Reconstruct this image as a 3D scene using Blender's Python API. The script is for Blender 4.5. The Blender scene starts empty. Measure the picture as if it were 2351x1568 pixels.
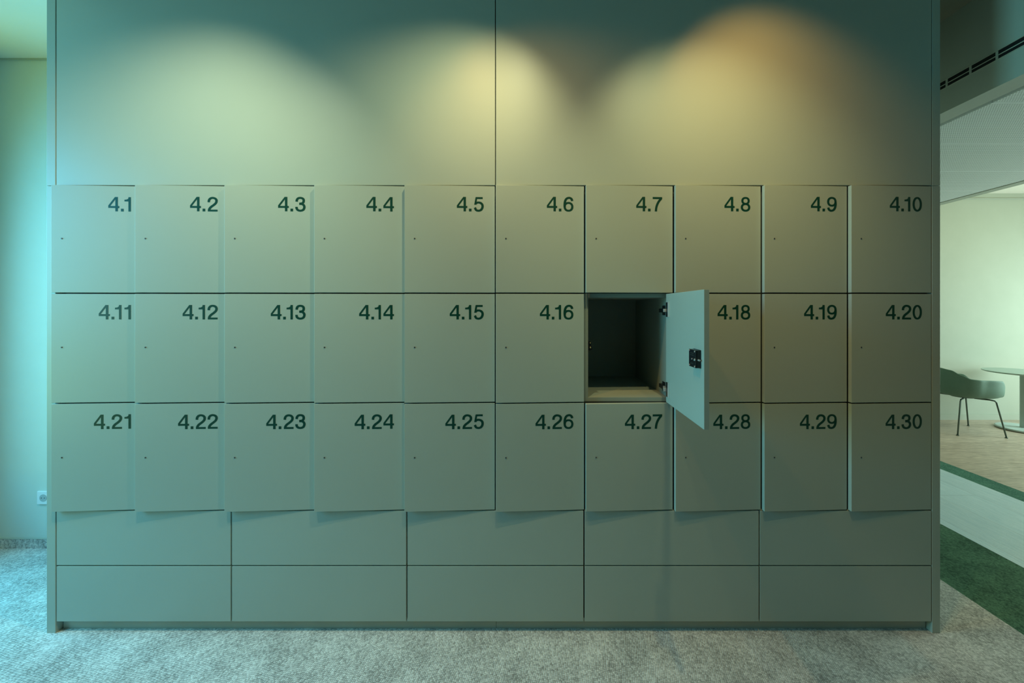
import bpy, bmesh, math, random
from mathutils import Vector, Matrix
random.seed(4)
S = bpy.context.scene
COL = S.collection
# ------------------------------------------------------------------ camera
# wall plane y = 0, 1 photo pixel on that plane = 2 mm; principal point at (1228, 710), f = 865 px
EYE = 1.487
F, CX, CY, U = 865.0, 1228.0, 710.0, 0.002
cam = bpy.data.cameras.new('camera')
cam.sensor_width = 36.0
cam.lens = 36.0 * F / 2351.0
cam.shift_x = -(CX - 1175.5) / 2351.0
cam.shift_y = -(784.0 - CY) / 2351.0
cam.clip_start = 0.05
co = bpy.data.objects.new('camera', cam)
COL.objects.link(co)
co.location = (0, -F * U, EYE)
co.rotation_euler = (math.pi / 2, 0, 0)
S.camera = co
S.view_settings.view_transform = 'Standard'
S.view_settings.look = 'None'
S.view_settings.exposure = 0.0
S.view_settings.gamma = 1.0
# ------------------------------------------------------------------ world and lights
w = bpy.data.worlds.new('world'); S.world = w; w.use_nodes = True
bg = w.node_tree.nodes['Background']
bg.inputs[0].default_value = (0.3, 0.6, 0.6, 1)
bg.inputs[1].default_value = 0.004

def area(name, loc, rot, sx, sy, col, power, spread=math.pi):
    l = bpy.data.lights.new(name, 'AREA'); l.shape = 'RECTANGLE'; l.size = sx; l.size_y = sy
    l.color = col; l.energy = power; l.spread = spread
    o = bpy.data.objects.new(name, l); COL.objects.link(o); o.location = loc; o.rotation_euler = rot
    return o

def spot(name, loc, aim, col, power, size, blend, rad=0.02):
    l = bpy.data.lights.new(name, 'SPOT'); l.color = col; l.energy = power
    l.spot_size = math.radians(size); l.spot_blend = blend; l.shadow_soft_size = rad
    o = bpy.data.objects.new(name, l); COL.objects.link(o); o.location = loc
    o.rotation_euler = (Vector(aim) - Vector(loc)).to_track_quat('-Z', 'Y').to_euler()
    return o

LIGHTS = {
 'window_sky': ((0.02, 0.52, 1.0), 90),
 'window_fill': ((0.62, 1.0, 0.22), 28),
 'lounge_daylight': ((0.70, 1.0, 0.94), 150),
 'lounge_lamp': ((1.0, 0.85, 0.25), 7),
 'downlight_a': ((0.94, 1.0, 0.64), 70),
 'downlight_b': ((1.0, 0.96, 0.52), 52),
 'downlight_c': ((1.0, 0.55, 0.14), 19.5),
 'downlight_d': ((1.0, 0.92, 0.44), 41),
 'downlight_e': ((1.0, 0.52, 0.12), 25),
}
def C(n): return LIGHTS[n][0], LIGHTS[n][1]
area('window_sky', (-3.95, -0.62, 1.95), (0, -math.radians(64), 0), 1.5, 1.9, *C('window_sky'), math.radians(150))
area('window_fill', (-4.15, -0.72, 1.5), (0, -math.radians(98), math.radians(15)), 1.8, 2.0, *C('window_fill'), math.radians(140))  # added second light at the window, tinted to balance the bluer one
area('lounge_daylight', (7.8, 1.45, 1.35), (0, math.radians(82), 0), 1.9, 2.5, *C('lounge_daylight'))
area('lounge_lamp', (5.6, 2.2, 3.0), (math.radians(25), 0, 0), 2.6, 0.6, *C('lounge_lamp'))
spot('downlight_a', (-1.233, -0.808, 3.03), (-1.714, 0, 1.357), *C('downlight_a'), 98.4, 1.0)
spot('downlight_b', (-0.038, -0.594, 3.03), (-0.788, 0, 1.183), *C('downlight_b'), 98.6, 1.0)
spot('downlight_c', (0.834, -0.553, 3.03), (1.088, 0, 2.234), *C('downlight_c'), 84.8, 1.0)
spot('downlight_d', (0.608, -0.798, 3.03), (0.807, 0, 1.79), *C('downlight_d'), 77.3, 1.0)
spot('downlight_e', (-0.383, -0.62, 3.03), (0.672, 0, 0.458), *C('downlight_e'), 107.2, 1.0)

# ------------------------------------------------------------------ materials
def mat(name, col, rough=0.5, metal=0.0, spec=0.5):
    m = bpy.data.materials.new(name); m.use_nodes = True
    b = m.node_tree.nodes['Principled BSDF']
    b.inputs['Base Color'].default_value = (*col, 1)
    b.inputs['Roughness'].default_value = rough
    b.inputs['Metallic'].default_value = metal
    b.inputs['Specular IOR Level'].default_value = spec
    return m

def N(m, t, **kw):
    n = m.node_tree.nodes.new(t)
    for k, v in kw.items(): setattr(n, k, v)
    return n
def L(m, a, b): m.node_tree.links.new(a, b)

def noisy(m, c1, c2, scale, vec=None, detail=6, rough=0.6, bump=0.0, bdist=0.002):
    b = m.node_tree.nodes['Principled BSDF']
    tc = N(m, 'ShaderNodeTexCoord'); mp = N(m, 'ShaderNodeMapping')
    if vec: mp.inputs['Scale'].default_value = vec
    L(m, tc.outputs['Object'], mp.inputs[0])
    n = N(m, 'ShaderNodeTexNoise'); n.inputs['Scale'].default_value = scale; n.inputs['Detail'].default_value = detail
    n.inputs['Roughness'].default_value = rough
    L(m, mp.outputs[0], n.inputs['Vector'])
    r = N(m, 'ShaderNodeValToRGB')
    r.color_ramp.elements[0].position = 0.3; r.color_ramp.elements[1].position = 0.7
    r.color_ramp.elements[0].color = (*c1, 1); r.color_ramp.elements[1].color = (*c2, 1)
    L(m, n.outputs['Fac'], r.inputs[0]); L(m, r.outputs[0], b.inputs['Base Color'])
    if bump:
        bp = N(m, 'ShaderNodeBump'); bp.inputs['Strength'].default_value = bump; bp.inputs['Distance'].default_value = bdist
        L(m, n.outputs['Fac'], bp.inputs['Height']); L(m, bp.outputs[0], b.inputs['Normal'])
    return m

PC = (0.42, 0.47, 0.41)
M = {}
M['paint'] = noisy(mat('sage_lacquer', PC, 0.42, 0, 0.4), tuple(c * 0.985 for c in PC), tuple(c * 1.015 for c in PC), 3.0, bump=0.03, bdist=0.0006)
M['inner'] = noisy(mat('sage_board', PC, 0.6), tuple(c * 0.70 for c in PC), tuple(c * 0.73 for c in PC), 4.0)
M['gap_shade'] = noisy(mat('gap_shade_carcass', (0.04, 0.045, 0.036), 0.7), (0.035, 0.04, 0.032), (0.045, 0.05, 0.04), 12)  # near-black carcass colour puts the shade into the door and drawer gaps
M['vinyl'] = noisy(mat('green_vinyl', (0.005, 0.06, 0.045), 0.38, 0, 0.35), (0.003, 0.050, 0.032), (0.004, 0.056, 0.038), 20)
M['black'] = noisy(mat('black_plastic', (0.01, 0.012, 0.014), 0.35), (0.009, 0.011, 0.013), (0.013, 0.015, 0.018), 30)
M['dark'] = noisy(mat('slot_and_gap_shade', (0.01, 0.012, 0.01), 0.8), (0.008, 0.01, 0.008), (0.012, 0.014, 0.012), 10)  # dark slots, and shade coloured into the panel and bulkhead gaps
M['chrome'] = noisy(mat('nickel', (0.85, 0.86, 0.86), 0.25, 0.55), (0.88, 0.89, 0.89), (0.92, 0.93, 0.93), 15)
M['gunmetal'] = noisy(mat('dark_nickel', (0.06, 0.06, 0.06), 0.3, 0.7), (0.05, 0.05, 0.05), (0.07, 0.07, 0.07), 15)
M['pin'] = noisy(mat('pin_steel', (0.2, 0.21, 0.2), 0.6, 0.3), (0.18, 0.2, 0.19), (0.22, 0.23, 0.22), 15)
M['brass'] = noisy(mat('brass', (0.7, 0.5, 0.25), 0.25, 1.0), (0.65, 0.5, 0.25), (0.7, 0.52, 0.28), 15)
M['wall'] = noisy(mat('green_wall_paint', (0.40, 0.60, 0.55), 0.8), (0.66, 0.70, 0.62), (0.68, 0.72, 0.64), 8, bump=0.05)
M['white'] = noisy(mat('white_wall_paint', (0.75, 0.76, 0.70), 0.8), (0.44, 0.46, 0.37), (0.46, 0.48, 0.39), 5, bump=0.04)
M['ceil'] = noisy(mat('ceiling_paint', (0.72, 0.76, 0.72), 0.85), (0.78, 0.72, 0.62), (0.80, 0.74, 0.64), 5)
M['ceil_dk'] = noisy(mat('ceiling_dimmed', (0.3, 0.28, 0.22), 0.9), (0.27, 0.25, 0.19), (0.29, 0.27, 0.21), 5)  # ceiling colour darkened to cut light bounced around the lockers
M['beam'] = noisy(mat('bulkhead_paint', (0.55, 0.58, 0.50), 0.8), (0.42, 0.45, 0.38), (0.44, 0.47, 0.40), 5)
M['socket'] = noisy(mat('socket_white', (0.85, 0.87, 0.87), 0.3), (0.84, 0.86, 0.86), (0.87, 0.88, 0.88), 5)
M['shell'] = noisy(mat('chair_shell', (0.16, 0.26, 0.20), 0.6), (0.14, 0.24, 0.18), (0.155, 0.26, 0.195), 60)
M['tube'] = noisy(mat('chair_tube', (0.10, 0.15, 0.12), 0.4), (0.09, 0.14, 0.11), (0.11, 0.16, 0.13), 30)
M['table'] = noisy(mat('table_laminate', (0.40, 0.50, 0.44), 0.45), (0.38, 0.48, 0.42), (0.41, 0.51, 0.45), 20)
M['tablemetal'] = noisy(mat('table_metal', (0.33, 0.40, 0.36), 0.45), (0.46, 0.54, 0.50), (0.48, 0.56, 0.52), 20)

def carpet(name, c1, c2, cell=0.0075):
    m = mat(name, c1, 0.95, 0, 0.1); b = m.node_tree.nodes['Principled BSDF']
    tc = N(m, 'ShaderNodeTexCoord'); mp = N(m, 'ShaderNodeMapping')
    mp.inputs['Rotation'].default_value = (0, 0, math.radians(12))
    L(m, tc.outputs['Object'], mp.inputs[0])
    wob = N(m, 'ShaderNodeTexNoise'); wob.inputs['Scale'].default_value = 9; wob.inputs['Detail'].default_value = 2
    L(m, mp.outputs[0], wob.inputs['Vector'])
    mx = N(m, 'ShaderNodeVectorMath', operation='MULTIPLY_ADD'); mx.inputs[1].default_value = (0.02, 0.02, 0)
    L(m, wob.outputs['Color'], mx.inputs[0]); L(m, mp.outputs[0], mx.inputs[2])
    vo = N(m, 'ShaderNodeTexVoronoi'); vo.inputs['Scale'].default_value = 1 / cell; vo.inputs['Randomness'].default_value = 0.28
    L(m, mx.outputs[0], vo.inputs['Vector'])
    n1 = N(m, 'ShaderNodeTexNoise'); n1.inputs['Scale'].default_value = 5.5; n1.inputs['Detail'].default_value = 5; n1.inputs['Roughness'].default_value = .65
    L(m, mp.outputs[0], n1.inputs['Vector'])
    n2 = N(m, 'ShaderNodeTexNoise'); n2.inputs['Scale'].default_value = 60; n2.inputs['Detail'].default_value = 3
    L(m, mp.outputs[0], n2.inputs['Vector'])
    a = N(m, 'ShaderNodeMath', operation='MULTIPLY'); a.inputs[1].default_value = 0.55; L(m, n1.outputs['Fac'], a.inputs[0])
    a2 = N(m, 'ShaderNodeMath', operation='MULTIPLY_ADD'); a2.inputs[1].default_value = 0.35
    L(m, n2.outputs['Fac'], a2.inputs[0]); L(m, a.outputs[0], a2.inputs[2])
    a3 = N(m, 'ShaderNodeMath', operation='MULTIPLY_ADD'); a3.inputs[1].default_value = -0.50
    L(m, vo.outputs['Distance'], a3.inputs[0]); L(m, a2.outputs[0], a3.inputs[2])
    a4 = N(m, 'ShaderNodeSeparateColor'); L(m, vo.outputs['Color'], a4.inputs[0])
    a5 = N(m, 'ShaderNodeMath', operation='MULTIPLY_ADD'); a5.inputs[1].default_value = 0.16
    L(m, a4.outputs[0], a5.inputs[0]); L(m, a3.outputs[0], a5.inputs[2])
    r = N(m, 'ShaderNodeValToRGB'); r.color_ramp.elements[0].position = 0.14; r.color_ramp.elements[1].position = 0.56
    r.color_ramp.elements[0].color = (*c1, 1); r.color_ramp.elements[1].color = (*c2, 1)
    L(m, a5.outputs[0], r.inputs[0]); L(m, r.outputs[0], b.inputs['Base Color'])
    inv = N(m, 'ShaderNodeMath', operation='SUBTRACT'); inv.inputs[0].default_value = 1; L(m, vo.outputs['Distance'], inv.inputs[1])
    bp = N(m, 'ShaderNodeBump'); bp.inputs['Strength'].default_value = 0.7; bp.inputs['Distance'].default_value = 0.003
    L(m, inv.outputs[0], bp.inputs['Height']); L(m, bp.outputs[0], b.inputs['Normal'])
    return m
M['carpet'] = carpet('grey_loop_carpet', (0.28, 0.265, 0.24), (0.90, 0.85, 0.79))
M['carpet_dk'] = carpet('green_loop_carpet', (0.03, 0.075, 0.045), (0.15, 0.30, 0.18))
M['carpet_teal'] = carpet('teal_loop_carpet', (0.04, 0.12, 0.085), (0.13, 0.29, 0.20), 0.009)

def wood(name, c1, c2, plank, along='X', bump=0.0, stretch=10, scale=6):
    m = mat(name, c1, 0.5, 0, 0.4); b = m.node_tree.nodes['Principled BSDF']
    tc = N(m, 'ShaderNodeTexCoord'); mp = N(m, 'ShaderNodeMapping')
    mp.inputs['Scale'].default_value = (1, stretch, 1) if along == 'X' else (stretch, 1, 1)
    L(m, tc.outputs['Object'], mp.inputs[0])
    n = N(m, 'ShaderNodeTexNoise'); n.inputs['Scale'].default_value = scale; n.inputs['Detail'].default_value = 8; n.inputs['Distortion'].default_value = 1.2
    L(m, mp.outputs[0], n.inputs['Vector'])
    r = N(m, 'ShaderNodeValToRGB'); r.color_ramp.elements[0].position = 0.3; r.color_ramp.elements[1].position = 0.68
    r.color_ramp.elements[0].color = (*c1, 1); r.color_ramp.elements[1].color = (*c2, 1)
    L(m, n.outputs['Fac'], r.inputs[0])
    mp2 = N(m, 'ShaderNodeMapping')
    if along != 'X': mp2.inputs['Rotation'].default_value = (0, 0, math.pi / 2)
    L(m, tc.outputs['Object'], mp2.inputs[0])
    br = N(m, 'ShaderNodeTexBrick'); br.inputs['Scale'].default_value = 1; br.inputs['Brick Width'].default_value = plank * 8
    br.inputs['Row Height'].default_value = plank; br.inputs['Mortar Size'].default_value = 0.0012
    br.inputs['Color1'].default_value = (1, 1, 1, 1); br.inputs['Color2'].default_value = (.86, .86, .86, 1); br.inputs['Mortar'].default_value = (.5, .5, .5, 1)
    L(m, mp2.outputs[0], br.inputs['Vector'])
    mix = N(m, 'ShaderNodeMix', data_type='RGBA', blend_type='MULTIPLY'); mix.inputs[0].default_value = 1
    L(m, r.outputs[0], mix.inputs[6]); L(m, br.outputs['Color'], mix.inputs[7]); L(m, mix.outputs[2], b.inputs['Base Color'])
    if bump:
        n2 = N(m, 'ShaderNodeTexNoise'); n2.inputs['Scale'].default_value = 26; n2.inputs['Detail'].default_value = 4; n2.inputs['Distortion'].default_value = 2
        mp3 = N(m, 'ShaderNodeMapping'); mp3.inputs['Scale'].default_value = (3.2, 1, 1)
        L(m, tc.outputs['Object'], mp3.inputs[0]); L(m, mp3.outputs[0], n2.inputs['Vector'])
        bp = N(m, 'ShaderNodeBump'); bp.inputs['Strength'].default_value = bump; bp.inputs['Distance'].default_value = 0.02
        L(m, n2.outputs['Fac'], bp.inputs['Height']); L(m, bp.outputs[0], b.inputs['Normal'])
    return m
M['wood'] = wood('oak_plank', (0.36, 0.27, 0.20), (0.66, 0.53, 0.41), 0.19)
M['path'] = wood('pale_embossed_vinyl', (0.58, 0.78, 0.84), (0.74, 0.90, 0.94), 0.32, 'Y', 0.25, 14, 5)
M['path'].node_tree.nodes['Principled BSDF'].inputs['Roughness'].default_value = 0.27
M['wood'].node_tree.nodes['Principled BSDF'].inputs['Roughness'].default_value = 0.38

def perforated():
    m = mat('perforated_metal', (0.5, 0.58, 0.5), 0.6); b = m.node_tree.nodes['Principled BSDF']
    tc = N(m, 'ShaderNodeTexCoord'); sx = N(m, 'ShaderNodeSeparateXYZ'); L(m, tc.outputs['Object'], sx.inputs[0])
    # square grid of round holes, pitch 12 mm
    outs = []
    for k in (0, 1):
        a = N(m, 'ShaderNodeMath', operation='DIVIDE'); a.inputs[1].default_value = 0.013; L(m, sx.outputs[k], a.inputs[0])
        f = N(m, 'ShaderNodeMath', operation='FRACT'); L(m, a.outputs[0], f.inputs[0])
        s = N(m, 'ShaderNodeMath', operation='SUBTRACT'); s.inputs[1].default_value = 0.5; L(m, f.outputs[0], s.inputs[0])
        q = N(m, 'ShaderNodeMath', operation='MULTIPLY'); L(m, s.outputs[0], q.inputs[0]); L(m, s.outputs[0], q.inputs[1])
        outs.append(q)
    ad = N(m, 'ShaderNodeMath', operation='ADD'); L(m, outs[0].outputs[0], ad.inputs[0]); L(m, outs[1].outputs[0], ad.inputs[1])
    lt = N(m, 'ShaderNodeMath', operation='LESS_THAN'); lt.inputs[1].default_value = 0.085; L(m, ad.outputs[0], lt.inputs[0])
    # plain margin round each panel (object space, panel half size 0.24 deep)
    ab = N(m, 'ShaderNodeMath', operation='ABSOLUTE'); L(m, sx.outputs[1], ab.inputs[0])
    mg = N(m, 'ShaderNodeMath', operation='LESS_THAN'); mg.inputs[1].default_value = 0.233; L(m, ab.outputs[0], mg.inputs[0])
    mu = N(m, 'ShaderNodeMath', operation='MULTIPLY'); L(m, lt.outputs[0], mu.inputs[0]); L(m, mg.outputs[0], mu.inputs[1])
    mix = N(m, 'ShaderNodeMix', data_type='RGBA')
    mix.inputs[6].default_value = (0.84, 0.88, 0.86, 1); mix.inputs[7].default_value = (0.16, 0.19, 0.16, 1)
    L(m, mu.outputs[0], mix.inputs[0]); L(m, mix.outputs[2], b.inputs['Base Color'])
    return m
M['perf'] = perforated()

# ------------------------------------------------------------------ helpers
def tag(o, label=None, cat=None, group=None, kind=None):
    if label: o['label'] = label
    if cat: o['category'] = cat
    if group: o['group'] = group
    if kind: o['kind'] = kind
    return o

def box(bm, x0, x1, y0, y1, z0, z1):
    v = [bm.verts.new(p) for p in ((x0, y0, z0), (x1, y0, z0), (x1, y1, z0), (x0, y1, z0), (x0, y0, z1), (x1, y0, z1), (x1, y1, z1), (x0, y1, z1))]
    for f in ((0, 3, 2, 1), (4, 5, 6, 7), (0, 1, 5, 4), (1, 2, 6, 5), (2, 3, 7, 6), (3, 0, 4, 7)):
        bm.faces.new([v[i] for i in f])

def obj(name, bm, m, parent=None, bevel=0.0, smooth=False, loc=None, seg=2):
    bmesh.ops.recalc_face_normals(bm, faces=bm.faces[:])
    me = bpy.data.meshes.new(name); bm.to_mesh(me); bm.free()
    me.materials.append(m)
    if smooth:
        for p in me.polygons: p.use_smooth = True
    o = bpy.data.objects.new(name, me); COL.objects.link(o)
    if parent is not None: o.parent = parent
    if loc: o.location = loc
    if bevel:
        md = o.modifiers.new('bevel', 'BEVEL'); md.width = bevel; md.segments = seg; md.limit_method = 'ANGLE'
        md.harden_normals = False
    return o

def boxobj(name, b, m, parent=None, bevel=0.0):
    bm = bmesh.new(); box(bm, *b)
    return obj(name, bm, m, parent, bevel)

def boxthing(name, b, m, label, cat, group=None, bevel=0.0008):
    # mesh about its own base centre
    cx, cy, cz = (b[0] + b[1]) / 2, (b[2] + b[3]) / 2, b[4]
    bm = bmesh.new(); box(bm, b[0] - cx, b[1] - cx, b[2] - cy, b[3] - cy, 0, b[5] - cz)
    o = obj(name, bm, m, None, bevel, loc=(cx, cy, cz))
    return tag(o, label, cat, group)

def empty(name, loc, label, cat, group=None, rz=0):
    o = bpy.data.objects.new(name, None); COL.objects.link(o); o.location = loc; o.rotation_euler = (0, 0, rz)
    o.empty_display_size = 0.05
    return tag(o, label, cat, group)

def cyl(bm, c, r, h, axis='Z', seg=24, r2=None):
    r2 = r if r2 is None else r2
    res = bmesh.ops.create_cone(bm, cap_ends=True, segments=seg, radius1=r, radius2=r2, depth=h)
    R = {'Z': Matrix.Identity(4), 'X': Matrix.Rotation(math.pi / 2, 4, 'Y'), 'Y': Matrix.Rotation(math.pi / 2, 4, 'X')}[axis]
    bmesh.ops.transform(bm, matrix=Matrix.Translation(c) @ R, verts=res['verts'])

def tube(bm, pts, r, seg=12, r_end=None):
    pts = [Vector(p) for p in pts]; rings = []
    n = len(pts)
    for i, p in enumerate(pts):
        t = (pts[min(i + 1, n - 1)] - pts[max(i - 1, 0)]).normalized()
        a = t.cross(Vector((0.13, 0.31, 0.94))).normalized()
        if a.length < 0.1: a = t.cross(Vector((1, 0, 0))).normalized()
        b = t.cross(a)
        rr = r if r_end is None else r + (r_end - r) * i / (n - 1)
        rings.append([bm.verts.new(p + (a * math.cos(k * 2 * math.pi / seg) + b * math.sin(k * 2 * math.pi / seg)) * rr) for k in range(seg)])
    for i in range(n - 1):
        for k in range(seg):
            bm.faces.new([rings[i][k], rings[i][(k + 1) % seg], rings[i + 1][(k + 1) % seg], rings[i + 1][k]])
    bm.faces.new(rings[0][::-1]); bm.faces.new(rings[-1])

def struct(name, b, m):
    return tag(boxobj(name, b, m), kind='structure')

X = lambda px: (px - CX) * U
Z = lambda py: EYE - (py - CY) * U

# ------------------------------------------------------------------ setting
CEIL = 3.05
BACK = 0.622
FAR = 3.35
tag(struct('floor', (-4.2, 2.232, -5.5, 4.2, -0.1, 0), M['carpet']))
struct('floor.001', (2.232, 2.81, -5.5, 3.5, -0.1, 0), M['carpet_dk'])
struct('floor.002', (2.81, 3.774, -5.5, 3.5, -0.1, 0.001), M['path'])
struct('floor.003', (3.774, 3.976, -5.5, 3.5, -0.1, 0), M['carpet_teal'])
struct('floor.004', (3.976, 9.2, -5.5, 3.5, -0.1, 0), M['wood'])
struct('ceiling', (-4.2, -2.246, -5.5, 3.5, CEIL, CEIL + 0.2), M['ceil'])
struct('ceiling.001', (-2.246, 2.3, -5.5, 3.5, CEIL, CEIL + 0.2), M['ceil_dk'])
struct('ceiling.002', (2.3, 9.2, -5.5, 3.5, CEIL, CEIL + 0.2), M['ceil'])
struct('wall_back', (-4.2, 1.70, BACK, BACK + 0.15, 0, CEIL), M['wall'])
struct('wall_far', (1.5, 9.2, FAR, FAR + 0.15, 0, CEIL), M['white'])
struct('wall_corner', (1.60, 1.75, BACK + 0.15, FAR, 0, CEIL), M['white'])
struct('wall_right', (8.02, 8.17, -5.5, FAR, 0, CEIL), M['white'])
# left wall with its window opening (y -3.4 .. -0.05)
bm = bmesh.new()
box(bm, -3.60, -3.46, 0.28, BACK, 0, CEIL)
box(bm, -3.60, -3.46, -5.5, -3.5, 0, CEIL)
box(bm, -3.60, -3.46, -3.5, 0.28, 0, 0.55)
box(bm, -3.60, -3.46, -3.5, 0.28, 2.85, CEIL)
tag(obj('wall_left', bm, M['wall']), kind='structure')
# skirtings and cornice lines
struct('baseboard_back', (-3.46, -2.26, BACK - 0.010, BACK, 0.0, 0.058), M['carpet'])
struct('trim_1', (-3.46, -2.26, BACK - 0.012, BACK, 0.058, 0.062), M['beam'])
struct('trim_2', (-3.46, -2.26, BACK - 0.008, BACK, CEIL - 0.012, CEIL), M['white'])
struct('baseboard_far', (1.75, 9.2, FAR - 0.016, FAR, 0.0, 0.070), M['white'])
struct('trim_3', (1.75, 9.2, FAR - 0.012, FAR, 2.965, 2.982), M['beam'])
# bulkhead with the slot diffuser
BX = 2.214; BB = 2.553
struct('trim_4', (BX, 2.332, -3.0, FAR, BB, CEIL), M['beam'])
struct('trim_gap_shade', (2.332, 2.372, -3.0, FAR - 0.6, BB + 0.05, BB + 0.07), M['dark'])  # near-black strip, shade of the gap beside the bulkhead put into colour
sd = empty('slot_diffuser', (BX, 0.3, 2.70), 'long black two-row slot air diffuser set in the upper bulkhead right of the lockers', 'air vent')
bm = bmesh.new()
z0, z1 = 2.682 - 2.70, 2.722 - 2.70
box(bm, -0.004, -0.0002, -2.6, 2.5, z1, z1 + 0.003)
box(bm, -0.004, -0.0002, -2.6, 2.5, z0 - 0.003, z0)
box(bm, -0.003, -0.0002, -2.6, 2.5, -0.0015, 0.0025)
obj('frame', bm, M['white'], sd)
bm = bmesh.new(); box(bm, -0.0008, -0.0001, -2.6, 2.5, z0, z1)
obj('backing', bm, M['black'], sd)
for k in range(40):
    yy = 0.288 - 0.3 + 0.110 * (k - 20)
    bm = bmesh.new(); box(bm, -0.0035, -0.0002, yy, yy + 0.010, z0 + 0.001, z1 - 0.001)
    if 14 <= k <= 24: obj('divider', bm, M['beam'], sd)
    else: bm.free()
# perforated ceiling panels
PZ = 2.557
yy = -F * U + 1.954 - 0.485 * 3
k = 0
places = ['nearest the camera', 'second nearest', 'third nearest', 'third from the far end', 'in the middle', 'second farthest', 'farthest']
ys = []
while yy + 0.485 < FAR - 0.35:
    ys.append(yy); yy += 0.485
names = {}
for i, y0 in enumerate(ys):
    bm = bmesh.new(); box(bm, -0.845, 0.845, -0.2415, 0.2415, 0, 0.03)
    o = obj('ceiling_panel', bm, M['perf'], None, 0.001, loc=(3.217, y0 + 0.2425, PZ))
    tag(o, 'perforated pale green metal ceiling panel, row %d counting back from the camera side' % (i + 1), 'ceiling panel', 'perforated panels of the lowered ceiling')
RY0, RY1 = ys[0], ys[-1] + 0.485
tag(boxthing('raft_edge', (4.064, 4.16, RY0, RY1, PZ - 0.004, PZ + 0.05), M['white'], 'smooth pale edge strip along the far right side of the perforated ceiling', 'ceiling trim'))
# socket on the left wall
sk = empty('wall_socket', (-3.056, BACK, 0.273), 'white wall socket low on the green wall left of the lockers', 'socket')
boxobj('frame', (-0.041, 0.041, -0.010, -0.0002, 0, 0.082), M['socket'], sk, 0.003)
bm = bmesh.new()
cyl(bm, (0, -0.0105, 0.041), 0.0225, 0.002, 'Y', 32)
obj('insert', bm, mat('socket_insert', (0.45, 0.5, 0.5), 0.4), sk)
bm = bmesh.new()
for s in (-1, 1): cyl(bm, (s * 0.0095, -0.012, 0.041), 0.0025, 0.0012, 'Y', 12)
obj('contact_holes', bm, M['black'], sk)

# ------------------------------------------------------------------ lettering
def smooth_path(pts, n=6):
    out = []
    P = [pts[0]] + list(pts) + [pts[-1]]
    for i in range(1, len(P) - 2):
        for k in range(n):
            t = k / n
            q = []
            for d in (0, 1):
                a, b, c, e = P[i - 1][d], P[i][d], P[i + 1][d], P[i + 2][d]
                q.append(0.5 * (2 * b + (c - a) * t + (2 * a - 5 * b + 4 * c - e) * t * t + (3 * b - a - 3 * c + e) * t ** 3))
            out.append(tuple(q))
    out.append(tuple(pts[-1]))
    return out

def ribbon(polys, pts, wv=0.168, wh=0.138, closed=False):
    """stroke with weight wv where it runs upright, wh where it runs level"""
    n = len(pts); A = []; B = []
    for i, p in enumerate(pts):
        if closed: a, b = pts[i - 1], pts[(i + 1) % n]
        else: a, b = pts[max(i - 1, 0)], pts[min(i + 1, n - 1)]
        tx, ty = b[0] - a[0], b[1] - a[1]; l = math.hypot(tx, ty) or 1
        tx /= l; ty /= l
        wd = (wv * abs(ty) ** 1.3 + wh * (1 - abs(ty) ** 1.3)) / 2
        A.append((p[0] - ty * wd, p[1] + tx * wd)); B.append((p[0] + ty * wd, p[1] - tx * wd))
    for i in range(n if closed else n - 1):
        j = (i + 1) % n
        polys.append([A[i], A[j], B[j], B[i]])

def ell(cx, cy, rx, ry, n=36, e=2.2):
    out = []
    for k in range(n):
        t = 2 * math.pi * k / n; c, s = math.cos(t), math.sin(t)
        out.append((cx + rx * math.copysign(abs(c) ** (2 / e), c), cy + ry * math.copysign(abs(s) ** (2 / e), s)))
    return out

def R4(x0, y0, x1, y1): return [(x0, y0), (x1, y0), (x1, y1), (x0, y1)]

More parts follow.
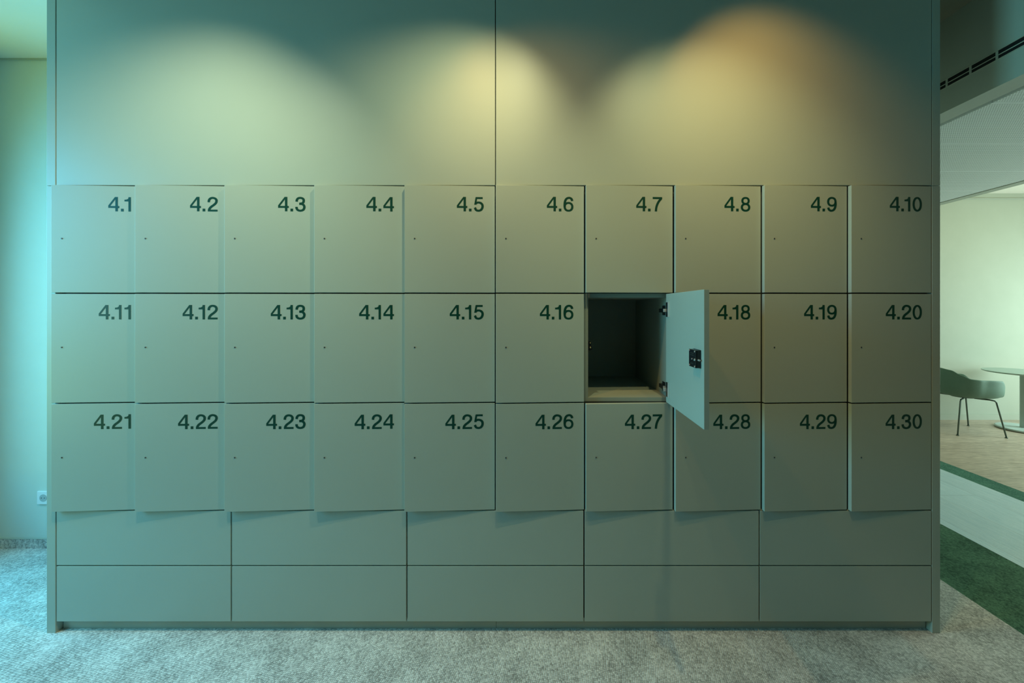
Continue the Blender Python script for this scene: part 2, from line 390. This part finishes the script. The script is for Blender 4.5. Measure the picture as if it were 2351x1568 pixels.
def glyph(ch):
    P = []
    if ch == '.': P.append(R4(0, 0, .18, .19)); return P, .18
    if ch == '4':
        P += [R4(0, .235, .46, .37), R4(.46, 0, .625, 1), R4(.625, .235, .72, .37)]
        P.append([(0, .37), (.125, .37), (.46, .83), (.46, 1.0), (.44, 1.0), (0, .40)])
        return P, .72
    if ch == '1':
        P.append(R4(.26, 0, .42, 1)); P.append([(0, .70), (.26, .70), (.26, .93), (.22, .87), (.13, .83), (0, .815)])
        return P, .42
    if ch == '0': ribbon(P, ell(.335, .5, .26, .445, e=2.1), .155, .125, True); return P, .67
    if ch == '2':
        ribbon(P, smooth_path([(.085, .64), (.10, .78), (.19, .90), (.34, .945), (.50, .905), (.59, .80), (.59, .67), (.53, .56), (.40, .44), (.24, .32), (.14, .20), (.105, .10)]))
        P.append(R4(.02, 0, .67, .13)); P.append([(.02, 0), (.15, .13), (.19, .13), (.03, .10)]); return P, .67
    if ch == '3':
        ribbon(P, smooth_path([(.085, .68), (.11, .81), (.19, .91), (.33, .945), (.48, .91), (.555, .82), (.555, .68), (.47, .575), (.26, .545)]))
        ribbon(P, smooth_path([(.26, .525), (.47, .51), (.59, .40), (.60, .25), (.52, .11), (.34, .055), (.17, .10), (.09, .21), (.08, .32)])); return P, .68
    if ch == '5':
        P.append(R4(.15, .87, .62, 1.0)); P.append([(.03, .46), (.17, .49), (.24, .88), (.13, 1.0)])
        ribbon(P, smooth_path([(.10, .50), (.20, .60), (.35, .625), (.51, .57), (.60, .45), (.60, .28), (.51, .12), (.34, .055), (.17, .10), (.08, .27)])); return P, .68
    if ch in '69':
        ribbon(P, ell(.345, .325, .265, .27), .155, .13, True)
        ribbon(P, smooth_path([(.60, .73), (.57, .84), (.49, .92), (.37, .945), (.22, .89), (.12, .74), (.08, .54), (.08, .33)]))
        if ch == '9': P = [[(.69 - x, 1 - y) for x, y in p] for p in P]
        return P, .69
    if ch == '7':
        P.append(R4(0, .865, .67, 1.0))
        ribbon(P, smooth_path([(.60, .90), (.45, .72), (.32, .48), (.25, .24), (.225, 0)]), .16, .16); return P, .67
    if ch == '8':
        ribbon(P, ell(.34, .74, .225, .205), .15, .125, True); ribbon(P, ell(.34, .285, .262, .23), .155, .13, True); return P, .68

def number_mesh(text, H, right, top, y, dy):
    """extruded digits on a door front (y outward = -), right-aligned"""
    xs = 0; items = []
    for i, ch in enumerate(text):
        P, wd = glyph(ch)
        if i:
            pr = text[i - 1]
            g = .12
            if ch == '.': g = .11
            elif pr == '.': g = .05 if ch == '1' else .15
            elif ch == '1': g = .20 if pr == '1' else .17
            elif pr == '1': g = .17
            xs += g
        items.append((P, xs)); xs += wd
    bm = bmesh.new(); k = 0
    for P, ox in items:
        for poly in P:
            k += 1
            area2 = sum(poly[i][0] * poly[(i + 1) % len(poly)][1] - poly[(i + 1) % len(poly)][0] * poly[i][1] for i in range(len(poly)))
            if abs(area2) < 1e-7: continue
            pts = [(right + (ox + x - xs) * H, top - H + z * H) for x, z in (poly if area2 > 0 else poly[::-1])]
            e = (k % 5) * 1e-5
            f = [bm.verts.new((a, y - dy - e, b)) for a, b in pts]
            g = [bm.verts.new((a, y, b)) for a, b in pts]
            bm.faces.new(f)
            for i in range(len(f)):
                j = (i + 1) % len(f); bm.faces.new([f[i], g[i], g[j], f[j]])
    return bm

# ------------------------------------------------------------------ lockers
cols = [128.5, 318.5, 521.5, 725, 930, 1137.5, 1342.5, 1546, 1748, 1946, 2139.5]
rows = [426.2, 673.5, 924, 1171.5]
roff = [17, 21, 23, 25, 27, 26, 26, 26, 26, 24]
TH = 0.0185            # door thickness
CF = 0.0215            # front of the carcass
CD = 0.590
ang = [3.2, 3.0, 2.9, 2.8, 2.75, 2.9, 2.7, 2.7, 2.6, 2.6]
def carcass_bm(W, Hh, t=0.018, depth=CD - CF):
    bm = bmesh.new()
    # one open box: outer shell and inner shell joined at the front rim
    o = [(0, 0), (W, 0), (W, Hh), (0, Hh)]; i_ = [(t, t), (W - t, t), (W - t, Hh - t), (t, Hh - t)]
    def ring(p, y): return [bm.verts.new((a, y, b)) for a, b in p]
    of, ob = ring(o, 0), ring(o, depth); nf, nb = ring(i_, 0), ring(i_, depth - 0.012)
    for k in range(4):
        j = (k + 1) % 4
        bm.faces.new([of[k], of[j], ob[j], ob[k]]); bm.faces.new([nf[k], nb[k], nb[j], nf[j]]); bm.faces.new([of[k], nf[k], nf[j], of[j]])
    bm.faces.new(ob); bm.faces.new(nb[::-1])
    return bm

ordn = ['top', 'middle', 'bottom']
for r in range(3):
    for c in range(10):
        num = '4.%d' % (r * 10 + c + 1)
        x0, x1 = X(cols[c]), X(cols[c + 1]); zt, zb = Z(rows[r]), Z(rows[r + 1])
        W, Hh = x1 - x0 - 0.0006, zt - zb - 0.0006
        is_open = (r == 1 and c == 6)
        if is_open: lab = 'open sage green locker with door swung out to the right and dark interior showing'
        else: lab = 'sage green locker with its slightly ajar door numbered %s in the %s row' % (num, ordn[r])
        lk = empty('locker', (x0 + 0.0003, CF, zb + 0.0003), lab, 'locker', 'numbered lockers in three rows')
        obj('carcass', carcass_bm(W, Hh), M['inner'] if is_open else M['gap_shade'], lk)  # closed carcasses are darkened for gap shade, the open one keeps its green
        g = 0.0027
        dw, dh = W - 2 * g, Hh - 2 * g
        # door mesh: hinge edge at local x=0, extends to -dw, front face y=0, back y=TH
        bm = bmesh.new(); box(bm, -dw, 0, 0, TH, 0, dh)
        d = obj('door', bm, M['paint'], lk, 0.0009)
        if is_open:
            d.location = (X(1228 + 301) + TH - lk.location.x, -0.001 - CF, g)
            d.rotation_euler = (0, 0, math.radians(89.2))
            # front face now looks to +x
        else:
            d.location = (W - g, -CF + 0.0002, g)
            # rotate about the hinge edge, left edge coming towards the camera
            d.rotation_euler = (0, 0, math.radians(ang[c] + random.uniform(-.12, .12)))
        obj('number', number_mesh(num, 0.066, -(roff[c] * U - g), dh - 0.0505, 0, 0.0004), M['vinyl'], d)
        bm = bmesh.new()
        cyl(bm, (-dw + 0.046, -0.0006, dh - 0.243), 0.0034, 0.0016, 'Y', 16)
        led = obj('lock_pin', bm, M['pin'], d)
        bm = bmesh.new(); cyl(bm, (-dw + 0.046, -0.0016, dh - 0.243), 0.0021, 0.0008, 'Y', 12)
        obj('lock_hole', bm, M['black'], d)
        if is_open:
            # lock case on the inner face: local -x is away from hinge, inner face y=TH
            lx = -0.378; lz = dh / 2 - 0.0025
            bm = bmesh.new(); box(bm, lx, lx + 0.064, TH, TH + 0.003, lz - 0.033, lz + 0.033)
            box(bm, lx + 0.002, lx + 0.062, TH + 0.003, TH + 0.020, lz - 0.032, lz + 0.032)
            tag(obj('lock_case', bm, M['black'], d, 0.0015), 'black square electronic lock case with four corner screws')
            for sx, sz, rr in ((0.007, -0.027, .003), (0.007, 0.027, .003), (0.057, -0.027, .003), (0.057, 0.027, .003), (0.032, -0.002, .0026)):
                bm = bmesh.new(); cyl(bm, (lx + sx, TH + 0.0206, lz + sz), rr, 0.0022, 'Y', 12)
                obj('screw', bm, M['chrome'], d)
            bm = bmesh.new()
            cyl(bm, (lx + 0.006, TH + 0.0212, lz - 0.002), 0.0040, 0.003, 'Y', 16)
            cyl(bm, (lx - 0.003, TH + 0.009, lz - 0.003), 0.0035, 0.008, 'X', 16)
            obj('bolt', bm, M['chrome'], d)
            for u0, q in ((0.014, 0.010), (0.014, 0.017), (0.018, -0.020)):
                bm = bmesh.new(); box(bm, lx + u0, lx + 0.064 - u0, TH + 0.0200, TH + 0.0206, lz + q, lz + q + 0.004)
                obj('lock_slot', bm, M['dark'], d)
            # two concealed hinges (plate on the door, arm on the side board, bright link)
            ix = W - 0.018     # inner face of the right board
            for hz in (Hh - 0.077, 0.060):
                bm = bmesh.new()
                hx0, hx1 = -0.044, -0.006
                box(bm, hx0, hx1, TH, TH + 0.003, hz - 0.033, hz + 0.033)
                h = obj('hinge', bm, M['gunmetal'], d, 0.0006)
                bm = bmesh.new(); box(bm, -0.0450, -0.034, TH + 0.0002, TH + 0.0050, hz - 0.0335, hz + 0.0335)
                obj('hinge_edge', bm, M['chrome'], d, 0.0008)
                bm = bmesh.new()
                box(bm, ix - 0.013, ix - 0.0003, 0.028, 0.085, hz - 0.011, hz + 0.008)
                box(bm, ix - 0.004, ix - 0.0003, 0.030, 0.065, hz - 0.024, hz + 0.022)
                obj('hinge_arm', bm, M['gunmetal'], lk, 0.0012)
                bm = bmesh.new()
                xa = d.location.x - TH - 0.002
                v = [(ix - 0.012, 0.030), (ix - 0.001, 0.030), (xa + 0.0, -CF - 0.012), (xa - 0.013, -CF - 0.012)]
                lo = [bm.verts.new((a, b, hz - 0.008)) for a, b in v]; hi = [bm.verts.new((a, b, hz + 0.006)) for a, b in v]
                bm.faces.new(lo); bm.faces.new(hi[::-1])
                for k in range(4): bm.faces.new([lo[k], lo[(k + 1) % 4], hi[(k + 1) % 4], hi[k]])
                obj('hinge_link', bm, M['chrome'], lk, 0.001)
            # striker on the left board
            zc = Hh / 2 + 0.006
            bm = bmesh.new()
            cyl(bm, (0.0305, 0.030, zc - 0.010), 0.0135, 0.010, 'Y', 28)
            cyl(bm, (0.0270, 0.030, zc + 0.010), 0.0100, 0.010, 'Y', 28)
            box(bm, 0.0182, 0.0350, 0.026, 0.034, zc - 0.018, zc + 0.012)
            tag(obj('striker', bm, M['black'], lk, 0.0008), 'black striker plate with two bright screws')
            for qx, q, rr in ((0.0320, -0.009, 0.0046), (0.0315, 0.012, 0.0032)):
                bm = bmesh.new(); bmesh.ops.create_uvsphere(bm, u_segments=12, v_segments=8, radius=rr, matrix=Matrix.Translation((qx, 0.0245, zc + q)))
                obj('striker_screw', bm, M['brass'], lk, smooth=True)

# ------------------------------------------------------------------ base cabinets
dc = [128.5, 531, 934, 1341, 1743.5, 2139.5]
dr = [1171.5, 1299, 1427]
pos = ['under lockers 4.21 and 4.22', 'under lockers 4.23 and 4.24', 'under lockers 4.25 and 4.26', 'under lockers 4.27 and 4.28', 'under lockers 4.29 and 4.30']
for c in range(5):
    x0, x1 = X(dc[c]), X(dc[c + 1]); zt, zb = Z(dr[0]), Z(dr[2])
    W, Hh = x1 - x0 - 0.0006, zt - zb - 0.0006
    bc = empty('base_cabinet', (x0 + 0.0003, CF, zb + 0.0003), 'sage green base cabinet with two blank drawers ' + pos[c], 'cabinet', 'base cabinets below the lockers')
    obj('carcass', carcass_bm(W, Hh), M['gap_shade'], bc)
    for k in range(2):
        z1, z0_ = Z(dr[k]) - zb - 0.0025, Z(dr[k + 1]) - zb + (0.0025 if k == 0 else 0.0)
        boxobj('drawer', (0.0025, W - 0.0025, -CF, -CF + TH, z0_, z1 - (0.001 if k else 0.001)), M['paint'], bc, 0.0012)
# plinth (two boards) and end panels
ZP = Z(1428.5)
boxthing('plinth_board', (X(129.5), X(1137.6), 0.026, 0.044, 0, ZP), M['paint'], 'recessed plinth board under the left half of the locker wall', 'plinth', 'plinth boards', 0.0006)
boxthing('plinth_board', (X(1138.2), X(2138.5), 0.026, 0.044, 0, ZP), M['paint'], 'recessed plinth board under the right half of the locker wall', 'plinth', 'plinth boards', 0.0006)
ZT = Z(426.2)
TOP = CEIL - 0.002
for s, (a, b) in (('left', (X(107.2), X(127.2))), ('right', (X(2140.4), X(2158.6)))):
    boxthing('end_panel', (a, b, 0, CD, 0, ZT - 0.0015), M['paint'], 'narrow sage green %s end panel beside the lockers, standing on the carpet' % s, 'end panel', 'end panels of the locker wall')
    boxthing('end_panel', (a, b, 0, CD, ZT + 0.0005, TOP), M['paint'], 'narrow sage green %s end panel beside the tall upper panel' % s, 'end panel', 'end panels of the locker wall')
# upper panels
for s, a, b in (('left', 129.6, 1136.6), ('right', 1138.6, 2138.6)):
    boxthing('upper_panel', (X(a), X(b), 0, TH, ZT + 0.002, TOP), M['paint'], 'large plain sage green upper panel above the lockers, %s half' % s, 'wall panel', 'upper panels', 0.001)
boxthing('gap_shade_board', (X(129), X(2139), CF + 0.002, CF + 0.020, ZT + 0.002, TOP), M['dark'], 'added dark board giving the thin line of shade between the two upper panels', 'board', None, 0)  # added behind the panels, its near-black colour stands in for gap shade

# ------------------------------------------------------------------ bistro table
tx, ty = 6.03, -F * U + 4.646
tb = empty('round_table', (tx, ty, 0), 'small round pale green pedestal table by the far wall', 'table')
def lathe(bm, prof, seg=64):
    rings = []
    for r, z in prof:
        if r < 1e-6: rings.append([bm.verts.new((0, 0, z))])
        else: rings.append([bm.verts.new((r * math.cos(2 * math.pi * k / seg), r * math.sin(2 * math.pi * k / seg), z)) for k in range(seg)])
    for i in range(len(rings) - 1):
        a, b = rings[i], rings[i + 1]
        for k in range(seg):
            j = (k + 1) % seg
            if len(a) == 1: bm.faces.new([a[0], b[j], b[k]])
            elif len(b) == 1: bm.faces.new([a[k], a[j], b[0]])
            else: bm.faces.new([a[k], a[j], b[j], b[k]])
bm = bmesh.new(); lathe(bm, [(0, .699), (.325, .699), (.340, .706), (.344, .712), (.342, .717), (0, .717)]); obj('tabletop', bm, M['table'], tb)
bm = bmesh.new(); lathe(bm, [(0, .020), (.036, .020), (.033, .026), (.033, .690), (.085, .694), (.085, .699), (0, .699)]); obj('column', bm, M['tablemetal'], tb)
bm = bmesh.new(); lathe(bm, [(0, 0.004), (.228, 0.004), (.236, .010), (.234, .022), (.226, .027), (0, .030)]); obj('base', bm, M['tablemetal'], tb)
bm = bmesh.new(); lathe(bm, [(0, 0), (.215, 0), (.215, .004), (0, .004)]); obj('foot_ring', bm, M['black'], tb)

# ------------------------------------------------------------------ shell armchair
cxw, cyw = 2626 * U, -F * U + 2310 * U
heading = math.atan2(45 * -1, 229)
ch = empty('tub_chair', (cxw, cyw, 0), 'dark green shell armchair on thin tube legs beside the round table', 'chair', rz=heading)
# shell: local x forward, y left; a seat pan that curls up into back and arms
def rim_h(a):
    # a = 0 at front, pi at back
    d = abs(a) / math.pi
    pts = [(0, .445), (.11, .450), (.17, .49), (.24, .600), (.33, .660), (.50, .666), (.62, .674), (.74, .715), (.86, .760), (1, .772)]
    for (u0, h0), (u1, h1) in zip(pts, pts[1:]):
        if d <= u1:
            t = (d - u0) / (u1 - u0); t = t * t * (3 - 2 * t)
            return h0 + (h1 - h0) * t
    return pts[-1][1]
bm = bmesh.new(); NA, NR = 72, 16
rings = []
for i in range(NR + 1):
    ring = []
    s = i / NR
    for k in range(NA):
        a = -math.pi + 2 * math.pi * k / NA
        c, sn = math.cos(a), math.sin(a)
        e = 2 / 2.7
        rx = 0.292 if c > 0 else 0.235
        ry = 0.265
        bx, by = rx * math.copysign(abs(c) ** e, c), ry * math.copysign(abs(sn) ** e, sn)
        zr = rim_h(a)
        # profile: floor part up to s0, then wall
        s0 = 0.5
        if s <= s0:
            q = s / s0
            rr = q * 0.86; z = 0.432 + 0.010 * q * q
        else:
            q = (s - s0) / (1 - s0)
            h = zr - 0.442
            rr = 0.86 + 0.17 * math.sin(min(q * 1.5, 1) * math.pi / 2) + (0.10 * q if c < 0 else 0.04 * q) * min(1, h / 0.2)
            z = 0.442 + h * (q ** 1.45)
        ring.append((bx * rr, by * rr, z))
    rings.append(ring)
V = [[bm.verts.new(p) for p in r] for r in rings[1:]]
cen = bm.verts.new((0, 0, 0.432))
for k in range(NA): bm.faces.new([cen, V[0][k], V[0][(k + 1) % NA]])
for i in range(len(V) - 1):
    for k in range(NA): bm.faces.new([V[i][k], V[i + 1][k], V[i + 1][(k + 1) % NA], V[i][(k + 1) % NA]])
sh = obj('shell', bm, M['shell'], ch, smooth=True)
md = sh.modifiers.new('thick', 'SOLIDIFY'); md.thickness = 0.009; md.offset = -1
md = sh.modifiers.new('sub', 'SUBSURF'); md.levels = 1; md.render_levels = 1
hw = 0.235
for sx, sy in ((-1, -1), (1, -1), (1, 1), (-1, 1)):
    fx, fy = sx * hw, sy * hw
    tx0, ty0 = sx * 0.165, sy * 0.185
    pts = [(sx * 0.05, sy * 0.08, 0.418), (tx0 - sx * 0.03, ty0 - sy * 0.02, 0.420), (tx0, ty0, 0.414), (tx0 + sx * 0.010, ty0 + sy * 0.008, 0.398), (fx, fy, 0.008)]
    bm = bmesh.new(); tube(bm, pts, 0.0095, 12, 0.0075)
    lg = obj('leg', bm, M['tube'], ch, smooth=True)
    bm = bmesh.new(); cyl(bm, (fx, fy, 0.004), 0.013, 0.008, 'Z', 16); obj('foot', bm, M['tube'], lg)
bm = bmesh.new()
cyl(bm, (0, 0, 0.421), 0.11, 0.008, 'Z', 32)
obj('mounting_plate', bm, M['tube'], ch)
